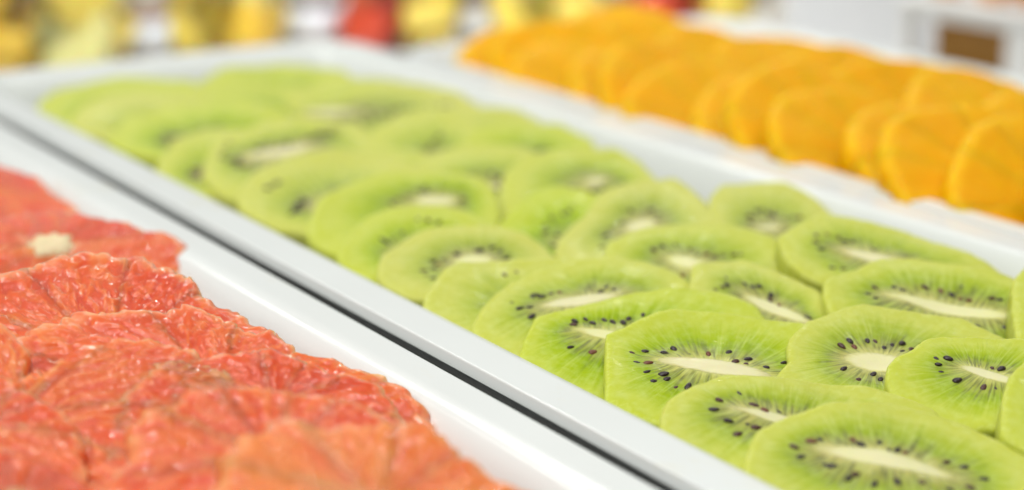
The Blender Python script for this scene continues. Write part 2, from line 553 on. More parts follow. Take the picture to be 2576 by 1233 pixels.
def kiwi(label, c_px, arc, core=None, core_w=0.0034, seeds=None, zc=-0.002, tilt=14.0, az=-16.0, thick=0.0058, roll=0.0, nseed=18, seed=0):
    r = random.Random(seed * 13 + 5)
    o, u, v, n = slice_plane(c_px, zc, tilt, az, roll)
    top = o
    pts = np.array([local(p, o, u, v, n) for p in arc])
    Rf = polar_outline(pts)
    ang = np.linspace(-math.pi, math.pi, NA, endpoint=False)
    rr = Rf(ang)
    rr = rr * (1 + 0.006 * (vnoise(ang * 9 + 40, ang * 0 + seed, seed) - 0.5) + 0.012 * (vnoise(ang * 3.5 + 40, ang * 0 + seed, seed + 3) - 0.5))
    # tiny nicks left by the knife
    rr = rr + 0.00022 * (rng.random(NA) - 0.5)
    O = np.stack([rr * np.cos(ang), rr * np.sin(ang)], 1)
    if core is None:
        k = float(ang[np.argmax(rr[: NA // 2] + rr[NA // 2:])])
        e = np.array([math.cos(k), math.sin(k)])
        Lc = 0.26 * float(np.max(rr))
        cc = np.zeros(2)
    else:
        p0, p1 = local(core[0], o, u, v, n), local(core[1], o, u, v, n)
        cc = (p0 + p1) / 2
        e = (p1 - p0)
        Lc = float(np.hypot(*e)) / 2
        e = e / (2 * Lc)
        Lc = max(Lc, 0.0035)
    ep = np.array([-e[1], e[0]])
    d = O - cc
    le, lp = np.abs(d @ e).max(), np.abs(d @ ep).max()
    ph = np.arctan2((d @ ep) / lp, (d @ e) / le)
    C = cc + np.outer(Lc * np.cos(ph), e) + np.outer(core_w * np.sin(ph), ep)
    cp, sp = np.cos(ph), np.sin(ph)

    def pt(t):
        return C + (O - C) * t if t >= 0 else cc + (C - cc) * (1 + t)
    warp = 0.0009

    def zoff(P):
        return warp * (vnoise(P[:, 0] * 70 + 9, P[:, 1] * 70 + 4, seed) - 0.5) * 2 + 0.00035 * (vnoise(P[:, 0] * 320 + 9, P[:, 1] * 320 + 4, seed + 1) - 0.5)

    def build(rings, lift, drop):
        V, PO = [], []
        for t in rings:
            P = pt(t)
            z = zoff(P)
            if t > 0.8:
                x = (t - 0.8) / 0.2
                z = z - 0.00065 * x ** 6
            if 0.02 < t < 0.5:
                z = z - 0.00025 * math.sin((t - 0.02) / 0.48 * math.pi)
            if lift:
                z = z + (lift if t < -0.01 else -drop)
            V.append(np.column_stack([P, z]))
            PO.append(np.column_stack([cp, sp, np.full(NA, t)]))
        return V, PO

    V, PO = build(RINGS, 0, 0)
    # rounded rim and underside
    for sc, z in ((1.003, -0.0015), (1.0, -thick * 0.6), (0.985, -thick), (0.55, -thick - 0.0002)):
        P = C + (O - C) * sc
        V.append(np.column_stack([P, zoff(P) + z]))
        PO.append(np.column_stack([cp, sp, np.full(NA, min(sc, 0.97))]))
    cz = zoff(cc[None, :])[0]
    verts = np.concatenate([[np.array([cc[0], cc[1], cz])]] + V)
    pol = np.concatenate([[np.array([0, 0, -1.0])]] + PO)
    nr = len(V)
    i = np.arange(NA)
    j = (i + 1) % NA
    quads = np.concatenate([np.column_stack([1 + k * NA + i, 1 + (k + 1) * NA + i, 1 + (k + 1) * NA + j, 1 + k * NA + j]) for k in range(nr - 1)])
    extra = [(0, 1 + a, 1 + (a + 1) % NA) for a in range(NA)]
    extra.append(tuple((1 + (nr - 1) * NA + i[::-1]).tolist()))
    root = thing("kiwi_slice", label, "kiwi slice", "kiwi slices layered in the middle tray", frame_matrix(o, u, v, n))
    obj("flesh", grid_mesh("kiwi_flesh", verts, quads, MAT_KIWI, extra, {'polar': pol}), root)
    # the pale core, standing a hair proud of the flesh
    rg = [-0.8, -0.6, -0.4, -0.2, -0.08, 0.0]
    V, PO = build(rg, 0.00010, 0.00006)
    verts = np.concatenate([[np.array([cc[0], cc[1], cz + 0.00012])]] + V + [V[-1] - np.array([0, 0, 0.0045])])
    pol = np.concatenate([[np.array([0, 0, -1.0])]] + PO + [PO[-1]])
    quads = np.concatenate([np.column_stack([1 + k * NA + i, 1 + (k + 1) * NA + i, 1 + (k + 1) * NA + j, 1 + k * NA + j]) for k in range(len(V))])
    extra = [(0, 1 + a, 1 + (a + 1) % NA) for a in range(NA)] + [tuple((1 + len(V) * NA + i[::-1]).tolist())]
    obj("core", grid_mesh("kiwi_core", verts, quads, MAT_KIWI, extra, {'polar': pol}), root)
    # seeds
    spots = []
    for p in (seeds or []):
        spots.append(local(p, o, u, v, n))
    a0 = r.random() * 6.28
    tries = 0
    want = (nseed if c_px[1] > 500 else int(nseed * 1.7)) if not seeds else max(0, 16 - len(seeds) // 2)
    while want > 0 and tries < 400:
        tries += 1
        k = r.randrange(NA)
        t = 0.09 + 0.25 * r.random() ** 1.3
        p = C[k] + (O[k] - C[k]) * t
        if any(np.hypot(*(p - q)) < (0.0022 if not seeds else 0.0042) for q in spots):
            continue
        if seeds and p[1] > cc[1] - 0.001:
            continue                      # the far half is placed from the photograph
        spots.append(p)
        want -= 1
    for p in spots:
        dd = p - cc
        rad = math.atan2(dd[1], dd[0]) + r.uniform(-0.35, 0.35)
        s = obj("seed", SEEDS[r.choices((0, 1, 2), (0.62, 0.28, 0.10))[0]], root)
        tt = float(np.hypot(*dd))
        s.location = (p[0], p[1], float(zoff(p[None, :])[0]) - 0.00028 + r.uniform(-0.00026, 0.00016))
        s.rotation_euler = (r.uniform(-0.2, 0.2), r.uniform(-0.15, 0.35), rad)
        k = r.uniform(0.85, 1.20) * (1.3 if c_px[1] < 500 else 1.0)
        s.scale = (k * r.uniform(0.9, 1.1), k * r.uniform(0.9, 1.15), k)
    return root


def citrus(name, label, cat, group, o, u, v, n, Rf, nseg, thick, res, mat, mat_mem, seed, core_r=0.004, rag=0.05, ves=(0.0022, 0.0085), amp=0.0008, lumps=0.0022, gap=0.00035, tint=0.0, corner=0.05, pith=None):
    r = np.random.default_rng(seed)
    root = thing(name, label, cat, group, frame_matrix(o, u, v, n))
    bounds = (np.arange(nseg) + 0.35 * (r.random(nseg) - 0.5)) * 2 * math.pi / nseg + r.random() * 6.28
    bounds = np.append(bounds, bounds[0] + 2 * math.pi)

    def surf(X, Y, th, rad, R):
        """top height of the pulp and the vesicle attributes"""
        wx = 0.0022 * (vnoise(X * 300 + 31, Y * 300 + 7, seed) - 0.5) + 0.014 * (vnoise(X * 60 + 11, Y * 60 + 3, seed + 5) - 0.5)
        f1, f2, cid = voronoi((th * 0.024 + wx) / ves[0], (rad + wx * 1.5) / ves[1] + 0.7 * vnoise(th * 30, th * 0 + seed, seed), seed)
        e = f2 - f1
        h = amp * (1 - (1 - np.minimum(e, 0.6) / 0.6) ** 2) * (0.35 + 1.1 * cid)
        h = h + lumps * (vnoise(X * 75 + 5, Y * 75 + 8, seed + 9) - 0.5) + lumps * 0.45 * (vnoise(X * 210 + 5, Y * 210 + 8, seed + 2) - 0.5)
        return h, e, cid

    for s in range(nseg):
        t0, t1 = bounds[s], bounds[s + 1]
        ns = max(6, int((t1 - t0) * 0.7 * float(Rf(0.5 * (t0 + t1))) / res))
        Rm = float(np.max(Rf(np.linspace(t0, t1, 9))))
        nr = max(6, int((Rm - core_r * 0.6) / res))
        S, T = np.meshgrid(np.linspace(0, 1, ns), np.linspace(0, 1, nr), indexing='ij')
        th0 = t0 + (t1 - t0) * S
        R = Rf(th0) * (1 + rag * (vnoise(th0 * 9 + 50, th0 * 0 + seed, seed) - 0.5) + rag * 0.7 * (vnoise(th0 * 34 + 50, th0 * 0 + seed, seed + 4) - 0.5))
        tilt_h = (r.random() - 0.5) * lumps * 0.35
        rad = core_r * 0.55 + (R - core_r * 0.55) * T
        half = gap / np.maximum(rad, 0.008)
        th = t0 + half + (t1 - t0 - 2 * half) * S
        # outer corners of every segment are rounded
        cr = 1 - corner * np.exp(-np.minimum(S, 1 - S) * (t1 - t0) * R / 0.0016) * T ** 6
        X, Y = rad * cr * np.cos(th), rad * cr * np.sin(th)
        h, e, cid = surf(X, Y, th, rad, R)
        side_fade = np.sin(np.pi * S) ** 0.5
        ed = np.minimum(np.minimum(S, 1 - S) * (t1 - t0) * rad, (1 - T) * R)
        z = h + tilt_h * side_fade - 0.0006 * np.exp(-np.minimum(S, 1 - S) * (t1 - t0) * rad / 0.0005) - 0.0016 * np.exp(-(1 - T) * R / 0.0011)
        top = np.stack([X, Y, z], -1).reshape(-1, 3)
        idx = np.arange(ns * nr).reshape(ns, nr)
        q = np.stack([idx[:-1, :-1], idx[:-1, 1:], idx[1:, 1:], idx[1:, :-1]], -1).reshape(-1, 4)
        q = q[:, ::-1]
        loop = np.concatenate([idx[:, 0], idx[-1, 1:], idx[-2::-1, -1], idx[0, -2:0:-1]])
        cen = top[loop].mean(0)
        V = [top]
        A = [np.stack([e, cid, T * np.ones_like(S)], -1).reshape(-1, 3)]
        last = loop
        base = len(top)
        quads = [q]
        m = len(loop)
        for zz, kk in ((-thick * 0.35, 1.01), (-thick * 0.75, 1.0), (-thick, 0.95)):
            P = top[loop].copy()
            P[:, :2] = cen[:2] + (P[:, :2] - cen[:2]) * kk
            jit = 0.0007 * (vnoise(P[:, 0] * 900 + zz * 3e4, P[:, 1] * 900, seed) - 0.5)
            P[:, :2] *= (1 + jit / 0.02)[:, None]
            P[:, 2] = zz + P[:, 2] * 0.3
            V.append(P)
            A.append(np.column_stack([np.full(m, 0.3), A[0][loop][:, 1], np.full(m, 0.85)]))
            cur = base + np.arange(m)
            nx = np.roll(np.arange(m), -1)
            quads.append(np.column_stack([last, last[nx], cur[nx], cur])[:, ::-1])
            last = cur
            base += m
        me = grid_mesh(name + "_segment", np.concatenate(V), np.concatenate(quads), mat, [tuple(last.tolist())], {'ves': np.concatenate(A)})
        obj("segment", me, root)["tint"] = float(tint + 0.12 * (r.random() - 0.5))
        # the torn membrane between two segments
        if name == 'grapefruit_slice':      # torn away: the photograph shows almost none
            continue
        k = 26
        w = np.linspace(0, 1, k)
        Rb = float(Rf(t0))
        rad = core_r * 0.5 + (Rb * 0.985 - core_r * 0.5) * w
        th = t0 + 0.00055 / np.maximum(rad, 0.004) * (vnoise(w * 12, w * 0 + s, seed) - 0.5)
        hz = surf(rad * np.cos(th), rad * np.sin(th), th, rad, Rb)[0] - 0.0022 + 0.0024 * (vnoise(w * 9 + 3, w * 0 + s * 2.7, seed + 6) - 0.3)
        P = np.column_stack([rad * np.cos(th), rad * np.sin(th)])
        nrm = np.array([-math.sin(t0), math.cos(t0)])
        vv = []
        mw = max(gap, 0.00016)
        for off, dz in ((-mw * 0.9, -thick * 0.9), (-mw * 0.6, 0.0), (mw * 0.6, 0.0), (mw * 0.9, -thick * 0.9)):
            vv.append(np.column_stack([P + nrm * off, (hz + dz) if dz == 0 else np.full(k, dz)]))
        ii = np.arange(k - 1)
        qs = [np.column_stack([a * k + ii, a * k + ii + 1, b * k + ii + 1, b * k + ii]) for a, b in ((0, 1), (1, 2), (2, 3), (3, 0))]
        obj("membrane", grid_mesh(name + "_membrane", np.concatenate(vv), np.concatenate(qs), mat_mem, [(0, k, 2 * k, 3 * k), (k - 1, 4 * k - 1, 3 * k - 1, 2 * k - 1)]), root)
    # ragged pith in the middle
    k = 40
    a = np.linspace(0, 2 * math.pi, k, endpoint=False)
    V = []
    for f, z in ((0.0, 0.0012), (0.35, 0.0011), (0.7, 0.0007), (1.0, -0.0006), (0.95, -thick)):
        rr = core_r * f * (1 + 0.5 * (vnoise(a * 3 + 20, a * 0 + seed, seed) - 0.5))
        V.append(np.column_stack([rr * np.cos(a), rr * np.sin(a), z + 0.0009 * (vnoise(np.cos(a) * f * 5 + 9, np.sin(a) * f * 5 + 9, seed) - 0.5)]))
    i = np.arange(k)
    j = (i + 1) % k
    q = np.concatenate([np.column_stack([x * k + i, (x + 1) * k + i, (x + 1) * k + j, x * k + j]) for x in range(4)])
    obj("pith_core", grid_mesh(name + "_pith", np.concatenate(V), q, pith or MAT_PITH, [tuple((4 * k + i[::-1]).tolist())]), root)
    return root


def Z7(x, y):
    return (1509.4 + .4386 * x, 691.8 + .4386 * y)


def Z8(x, y):
    return (1635.2 + .3652 * x, 408.8 + .3652 * y)


def Z6(x, y):
    return (817.6 + .357 * x, 408.8 + .357 * y)


def many(f, s):
    return [f(*p) for p in s]


def el(cx, cy, w, h):
    """far half of a knife-facetted oval outline"""
    fac = (1.0, .97, 1.03, .96, 1.02, .97, 1.0, .98)
    return [(cx - w * math.cos(math.pi * t / 7) * fac[t], cy - h * math.sin(math.pi * t / 7) * fac[7 - t]) for t in range(8)]


KIWIS = [
    dict(label="large nearest kiwi slice at the bottom edge with long cream core", c_px=(2240, 1172),
         arc=[(1870, 1190), (1876, 1150), (1884, 1118), (1904, 1078), (1992, 1038), (2100, 1010), (2230, 1008), (2345, 1030), (2430, 1060), (2520, 1105), (2600, 1150)],
         core=((2049, 1128), (2413, 1202)), core_w=0.0026, thick=.007,
         seeds=many(Z7, [(1113, 978), (1155, 1030), (1270, 945), (1449, 957), (1500, 990), (1600, 975), (1650, 1022), (1700, 1018), (1750, 1025), (1985, 1060), (2090, 1085), (1295, 1075), (1333, 1090), (1470, 1145), (1430, 1165), (1210, 950)])),
    dict(label="kiwi slice wedged between the nearest slice and the sharp eight-sided one", c_px=(2010, 1080),
         arc=[(1660, 1085), (1663, 1043), (1676, 1007), (1742, 972), (1816, 943), (1948, 950), (2167, 955), (2255, 981), (2351, 1021)],
         core=((1840, 1032), (2150, 1095)), core_w=0.0016,
         seeds=many(Z7, [(797, 689), (683, 731), (880, 757), (1018, 786), (855, 858), (737, 847), (650, 780), (945, 790), (895, 880)])),
    dict(label="sharp eight-sided kiwi slice with long cream core and many brown seeds, touching the left rim", c_px=(1850, 928),
         arc=[(1524, 1010), (1522, 930), (1522, 838), (1593, 808), (1645, 784), (1698, 772), (1816, 780), (1926, 795), (2027, 810), (2080, 854), (2115, 885), (2167, 929), (2202, 964)],
         core=((1650, 905), (1950, 950)), core_w=0.0030,
         seeds=many(Z7, [(186, 439), (206, 502), (274, 507), (372, 438), (427, 417), (518, 454), (622, 458), (737, 438), (771, 505), (1058, 486), (1137, 583), (263, 567), (384, 602), (434, 648), (362, 578), (505, 645), (1048, 570), (850, 480), (830, 515), (257, 425), (310, 620), (1085, 540)])),
    dict(label="kiwi slice with short fat cream core, right behind the sharp eight-sided slice", c_px=(2235, 905),
         arc=[(1985, 850), (2031, 808), (2115, 775), (2172, 757), (2299, 777), (2422, 797), (2474, 823), (2531, 850), (2560, 890)],
         core=((2120, 903), (2300, 912)), core_w=0.0040,
         seeds=many(Z7, [(1387, 405), (1434, 375), (1462, 405), (1535, 370), (1580, 370), (1630, 402), (1678, 385), (1735, 380), (1787, 408), (1740, 420), (1651, 620), (1612, 590), (1570, 560), (1705, 632)])),
    dict(label="kiwi slice at the right with four small seeds left of its thin core", c_px=(2500, 960),
         arc=[(2228, 950), (2233, 920), (2255, 902), (2299, 880), (2330, 854), (2365, 848), (2474, 850), (2576, 854), (2660, 875)],
         core=((2415, 925), (2560, 972)), core_w=0.0016, thick=.009, zc=0.0000, roll=4,
         seeds=many(Z7, [(1928, 490), (1940, 521), (1953, 552), (1995, 488), (2247, 538), (2300, 545), (2050, 604), (2200, 646), (2268, 652)])),
    dict(label="lower of the two kiwi slices cut off by the right edge of the picture", c_px=(2760, 1010),
         arc=[(2519, 1085), (2522, 1000), (2535, 950), (2580, 905), (2700, 880)], thick=.010, zc=0.0020, core=((2700, 1000), (2820, 1020)), nseed=0),
    dict(label="kiwi slice along the left rim, tucked under the sharp eight-sided one", c_px=(1610, 862),
         arc=[(1305, 890), (1318, 850), (1346, 798), (1389, 784), (1514, 757), (1603, 728), (1720, 718), (1838, 731), (1904, 762), (1930, 800)],
         core=((1440, 832), (1700, 880)), core_w=0.0022,
         seeds=many(Z6, [(1833, 1108), (1886, 1135), (1760, 1125), (2030, 1135), (2135, 1117), (2240, 1080), (1970, 1120), (1750, 1150), (2100, 1140)])),
    dict(label="kiwi slice along the left rim with a fan of seeds round a slanted core tip", c_px=(1455, 772),
         arc=[(1186, 825), (1189, 801), (1210, 773), (1246, 730), (1282, 701), (1353, 669), (1460, 648), (1531, 644), (1621, 655), (1698, 680), (1740, 715)],
         core=((1360, 778), (1560, 745)), core_w=0.0022,
         seeds=many(Z6, [(1330, 997), (1376, 1042), (1440, 1037), (1478, 928), (1525, 948), (1600, 918), (1655, 910), (1770, 965), (1843, 955), (1888, 922), (1940, 920), (1978, 888), (2030, 908), (1455, 1100), (1455, 945)])),
    dict(label="pale yellowish kiwi slice by the left rim showing only two seeds", c_px=(1330, 748),
         arc=[(1064, 770), (1067, 744), (1089, 716), (1121, 673), (1157, 659), (1282, 644), (1425, 641), (1513, 643), (1570, 665)],
         core=((1300, 775), (1450, 775)), core_w=0.0014, seeds=many(Z6, [(1263, 775), (1345, 750)]), zc=-0.0018),
    dict(label="kiwi slice with an arch of dark seeds, behind the pale two-seed slice", c_px=(1185, 662),
         arc=[(950, 695), (951, 666), (960, 637), (996, 609), (1032, 584), (1075, 569), (1175, 566), (1246, 569), (1317, 587), (1371, 616), (1395, 645)],
         core=((1140, 662), (1240, 652)), core_w=0.0029,
         seeds=many(Z6, [(765, 685), (840, 675), (770, 740), (760, 815), (720, 790), (937, 643), (1060, 620), (1090, 620), (1178, 600), (1230, 620), (1280, 660), (690, 760), (800, 710)])),
    dict(label="slightly blurred kiwi slice by the left rim whose seeds run down in a slanting line", c_px=(1035, 612),
         arc=[(848, 650), (857, 623), (889, 570), (925, 541), (971, 527), (1039, 516), (1121, 516), (1175, 530), (1215, 555)],
         core=((1000, 640), (1080, 632)), core_w=0.0014,
         seeds=many(Z6, [(405, 555), (435, 575), (480, 550), (545, 500), (655, 415), (725, 420), (800, 430)])),
    dict(label="kiwi slice mid-tray showing a narrow upright clump of dark seeds, overlapped from the right", c_px=(1420, 568),
         arc=[(1250, 585), (1253, 560), (1267, 544), (1317, 498), (1353, 469), (1400, 458), (1460, 465), (1530, 490)],
         core=((1400, 612), (1480, 608)), core_w=0.0014,
         seeds=many(Z6, [(1555, 420), (1570, 460), (1600, 370), (1720, 330), (1745, 300), (1640, 500), (1610, 580), (1545, 480), (1680, 350)])),
    dict(label="tall round-topped kiwi slice mid-tray with seeds curving left of a pale core", c_px=(1605, 572),
         arc=[(1394, 640), (1407, 602), (1442, 562), (1471, 534), (1514, 480), (1585, 452), (1639, 441), (1698, 440), (1740, 470), (1780, 505), (1800, 550)],
         core=((1574, 580), (1650, 553)), core_w=0.0024, zc=-0.0015,
         seeds=many(Z6, [(1970, 515), (2015, 460), (2100, 420), (2155, 345), (2265, 340), (2300, 325), (2350, 350), (2340, 395), (1950, 605), (1985, 505)])),
    dict(label="small flat-topped kiwi slice standing alone by the white right wall of the tray", c_px=(1935, 555),
         arc=[(1783, 540), (1785, 496), (1807, 467), (1821, 454), (1913, 454), (1979, 456), (2019, 475), (2055, 496), (2090, 530)],
         core=((1900, 572), (1970, 572)), core_w=0.0013,
         seeds=many(Z8, [(690, 370), (690, 410), (740, 330), (770, 320), (820, 340), (850, 350), (870, 360), (940, 380), (990, 370), (1030, 375)])),
    dict(label="long kiwi slice by the right rim with a hook of seeds at its left end", c_px=(2235, 655),
         arc=[(1975, 645), (1956, 588), (2019, 555), (2066, 529), (2088, 533), (2183, 549), (2285, 573), (2347, 602), (2420, 628), (2493, 661), (2541, 694)],
         core=((2110, 626), (2330, 680)), core_w=0.0024, zc=0.0010,
         seeds=many(Z8, [(1215, 495), (1150, 510), (1140, 550), (1175, 590), (1175, 650), (1260, 710), (1335, 712), (1545, 597), (1345, 535), (1300, 510), (1400, 540)])),
    dict(label="kiwi slice at the right with the longest cream core, streaming pale rays to the left", c_px=(2390, 782),
         arc=[(2070, 745), (2073, 716), (2088, 697), (2146, 675), (2183, 657), (2212, 642), (2293, 642), (2366, 654), (2475, 672), (2545, 697), (2640, 735)],
         core=((2219, 741), (2570, 808)), core_w=0.0026,
         seeds=many(Z8, [(1690, 860), (1742, 883), (1893, 862), (2005, 880), (2080, 905), (2145, 863), (2140, 930), (2200, 950), (2350, 950), (2400, 960), (2475, 990), (1560, 937), (1775, 987), (1500, 900), (1550, 860), (2490, 1125), (2440, 1135), (2495, 1175)])),
    dict(label="upper of the two kiwi slices cut off by the right edge of the picture", c_px=(2745, 765),
         arc=[(2560, 850), (2546, 770), (2548, 700), (2559, 683), (2590, 655), (2680, 630)], zc=0.0030, core=((2720, 760), (2800, 770)), nseed=0, thick=.009),
    dict(label="small mid-tray kiwi slice with a cream core slanting down to the right", c_px=(1935, 775),
         arc=[(1715, 760), (1734, 726), (1741, 672), (1752, 661), (1800, 653), (1869, 644), (1913, 664), (1964, 686), (2000, 701), (2066, 737), (2082, 775)],
         core=((1873, 741), (2040, 815)), core_w=0.0023,
         seeds=many(Z8, [(455, 885), (490, 862), (530, 850), (525, 805), (750, 857), (705, 860), (830, 937), (890, 975), (835, 910), (650, 840)])),
    dict(label="mid-tray kiwi slice with a broad arc of seeds over a core stub", c_px=(1755, 668),
         arc=[(1522, 645), (1524, 623), (1535, 605), (1567, 587), (1621, 566), (1692, 556), (1763, 558), (1836, 560), (1891, 573), (1945, 591), (1964, 613), (1986, 657), (2002, 700)],
         core=((1675, 650), (1790, 686)), core_w=0.0027,
         seeds=many(Z8, [(25, 607), (85, 577), (175, 567), (277, 603), (330, 650), (385, 640), (440, 650), (505, 635), (580, 630), (625, 628), (910, 720), (950, 730), (935, 760)])),
    dict(label="blurred bright-green kiwi slice by the right wall, left of the small flat-topped one", c_px=(1440, 480),
         arc=[(1250, 520), (1255, 480), (1270, 430), (1330, 390), (1430, 372), (1550, 372), (1610, 400), (1642, 440)], core=((1470, 458), (1525, 452)), core_w=0.0014, nseed=5),
    dict(label="blurred wide kiwi slice mid-tray with a cream streak at its right", c_px=(1015, 535),
         arc=[(770, 585), (775, 560), (800, 500), (870, 460), (960, 432), (1100, 425), (1200, 442), (1245, 475), (1262, 535)], core=((1040, 505), (1150, 500)), core_w=0.0024, nseed=10),
    dict(label="blurred pale kiwi slice by the left rim, just behind the wide slice", c_px=(850, 478),
         arc=[(597, 510), (600, 475), (640, 430), (720, 390), (850, 368), (980, 385), (1060, 420), (1090, 460)], core=((790, 525), (900, 515)), core_w=0.0012, seeds=[(740, 530), (748, 522), (735, 540), (758, 512), (770, 505), (690, 465), (676, 474), (700, 460), (752, 532)]),
    dict(label="blurred kiwi slice by the left rim with a dark seed ring round a cream spot", c_px=(720, 395),
         arc=[(508, 430), (515, 405), (540, 350), (640, 310), (760, 285), (900, 305), (960, 360)], core=((610, 395), (790, 365)), core_w=0.0026, seeds=[(575, 360), (565, 378), (562, 392), (575, 402), (590, 411), (604, 414), (618, 415), (575, 346), (588, 400), (600, 404), (650, 370), (676, 367), (700, 365), (724, 360), (750, 355), (768, 349), (782, 345), (796, 338), (807, 333), (820, 329), (835, 329), (850, 332), (864, 334), (876, 336), (812, 340), (826, 337), (842, 339)]),
    dict(label="blurred kiwi slice right of centre with a slanting dark bar of seeds", c_px=(1085, 382),
         arc=[(915, 400), (920, 380), (940, 320), (1000, 285), (1080, 265), (1180, 290), (1240, 345)], core=((1070, 410), (1125, 400)), core_w=0.0012,
         seeds=[(1070, 378), (1080, 365), (1090, 355), (1100, 345), (1062, 388), (1108, 338)]),
    dict(label="blurred kiwi slice by the right wall with faint seeds, beyond the bright-green one", c_px=(1310, 372),
         arc=[(1120, 400), (1130, 375), (1200, 315), (1290, 300), (1410, 308), (1490, 350)], core=((1290, 400), (1370, 398)), core_w=0.0010, nseed=8),
    dict(label="blurred kiwi slice toward the far right corner with a dark seed line", c_px=(985, 288),
         arc=[(735, 310), (740, 295), (800, 255), (900, 228), (1040, 205), (1150, 222), (1228, 275)], core=((760, 285), (900, 280)), core_w=0.0029,
         seeds=[(960, 290), (985, 284), (1005, 276), (1030, 272), (1050, 268), (1080, 264), (1110, 262), (940, 298), (1130, 262)]),
    dict(label="blurred kiwi slice farthest back, against the far wall of the tray", c_px=(690, 220),
         arc=[(480, 235), (500, 210), (560, 168), (700, 158), (860, 175), (910, 210)], core=((640, 245), (740, 245)), core_w=0.0010, nseed=8, tilt=9),
    dict(label="blurred kiwi slice in the far left corner of the tray", c_px=(330, 262),
         arc=[(90, 275), (98, 255), (150, 222), (300, 190), (480, 200), (545, 245)], core=((270, 292), (380, 288)), core_w=0.0008, nseed=10, tilt=9),
    dict(label="blurred kiwi slice second from the far left corner, along the rim", c_px=(500, 318),
         arc=[(270, 350), (285, 330), (320, 290), (450, 255), (600, 240), (720, 275)], core=((440, 362), (550, 352)), core_w=0.0008, nseed=12, tilt=12),
    dict(label="blurred kiwi slice half hidden at the left rim below the dark seed ring", c_px=(580, 405),
         arc=[(390, 420), (405, 395), (440, 350), (520, 320), (660, 320)], core=((490, 448), (590, 438)), core_w=0.0008, seeds=[(490, 432), (500, 425), (508, 440), (498, 445), (484, 440), (512, 430), (520, 436)], zc=-0.0035),
    dict(label="low-lying kiwi slice glimpsed in the hollow left of the blurred bright-green one", c_px=(1255, 470),
         arc=[(1080, 480), (1120, 430), (1250, 405), (1380, 430), (1420, 480)], core=((1230, 500), (1290, 500)), core_w=0.0008, nseed=4, zc=-0.0080, tilt=6),
    dict(label="blurred kiwi slice in the second far row, left part, mostly overlapped", c_px=(395, 292), arc=el(395, 292, 215, 66), core=((380, 330), (450, 328)), core_w=0.0008, nseed=10, tilt=11, zc=-0.003),
    dict(label="blurred kiwi slice just before the farthest-back one, seeds in a short dark dash", c_px=(640, 262), arc=el(640, 262, 205, 62), core=((600, 300), (680, 298)), core_w=0.0008, nseed=12, tilt=11, zc=-0.003),
    dict(label="blurred kiwi slice near the far wall, right of the farthest-back one", c_px=(905, 250), arc=el(905, 250, 190, 58), core=((880, 285), (960, 283)), core_w=0.0008, nseed=10, tilt=11, zc=-0.003),
    dict(label="blurred kiwi slice mid-tray left of the slanting seed bar", c_px=(965, 430), arc=el(965, 430, 170, 60), core=((930, 470), (1000, 466)), core_w=0.0008, nseed=14, zc=-0.003),
    dict(label="blurred kiwi slice between the slanting seed bar and the right wall", c_px=(1195, 330), arc=el(1195, 330, 180, 66), core=((1180, 365), (1250, 362)), core_w=0.0008, nseed=10, zc=-0.003),
    dict(label="blurred kiwi slice right of the slanting seed bar, one row nearer", c_px=(1215, 430), arc=el(1215, 430, 185, 74), core=((1200, 470), (1270, 466)), core_w=0.0008, nseed=9, zc=-0.003),
]
for i, k in enumerate(KIWIS):
    kiwi(seed=i + 1, **k)

# ------------------------------------------------------------------ grapefruit
GRAPES = [
    # label, core pixel, radius (m), traced far edge, zc, tilt
    ("grapefruit slice in the far left corner of the picture, beyond the pale pith spot", (-60, 470), .041, [(-200, 420), (0, 408), (90, 440), (150, 490), (190, 525)], 0.0020, 19),
    ("grapefruit slice with a pale ragged pith spot at its centre", (130, 615), .042, [(-200, 545), (0, 540), (100, 525), (210, 530), (330, 560), (440, 600), (480, 622), (478, 670)], 0.0020, 19),
    ("grapefruit slice just below the pale pith spot, its right edge at the white rim", (275, 905), .052, [(-40, 700), (60, 660), (130, 640), (230, 625), (340, 640), (420, 665), (480, 690), (545, 770)], 0.0030, 22),
    ("sharp grapefruit slice with the glistening torn top, in the middle of the grapefruit", (570, 1015), .050, [(20, 865), (100, 805), (250, 775), (400, 770), (480, 760), (560, 790), (620, 820), (650, 830), (690, 812), (730, 850), (748, 890)], 0.0020, 23),
    ("grapefruit slice with long orange fibres and a squared left corner, at the left", (10, 1050), .075, [(60, 985), (68, 945), (74, 922), (95, 912), (140, 862), (200, 850), (330, 848), (450, 870)], 0.0055, 21),
    ("grapefruit slice whose right side reaches the rim, with wet highlights along its top", (690, 1020), .040, [(345, 960), (372, 905), (440, 890), (560, 880), (700, 872), (850, 930), (960, 960), (995, 1000), (1025, 1070)], 0.0040, 23),
    ("grapefruit slice with an upright left side, second nearest of the row by the rim", (690, 1150), .040, [(318, 1140), (322, 1095), (335, 1058), (390, 1020), (470, 980), (530, 955), (700, 970), (800, 985), (950, 1030), (1040, 1090)], 0.0060, 23),
    ("pale peach blurred grapefruit slice at the bottom, nearest to the camera", (960, 1265), .040, [(540, 1230), (550, 1160), (600, 1090), (680, 1050), (740, 1040), (850, 1062), (1000, 1050), (1090, 1070), (1150, 1130), (1250, 1190), (1350, 1240)], 0.0070, 22),
    ("grapefruit slice at the left edge of the picture with a rounded right side", (-60, 1060), .038, [(-200, 930), (0, 930), (60, 960), (130, 1010), (190, 1060), (208, 1115)], 0.0070, 21),
    ("blurred pinkish grapefruit slice in the bottom left corner", (40, 1250), .036, [(-150, 1120), (0, 1122), (100, 1150), (200, 1190), (262, 1240)], 0.0090, 21),
    ("red grapefruit slice lying low between the bottom left corner and the upright-sided slice", (270, 1150), .038, [(60, 1075), (150, 1040), (260, 1010), (380, 1030), (480, 1080)], -0.0020, 19),
]
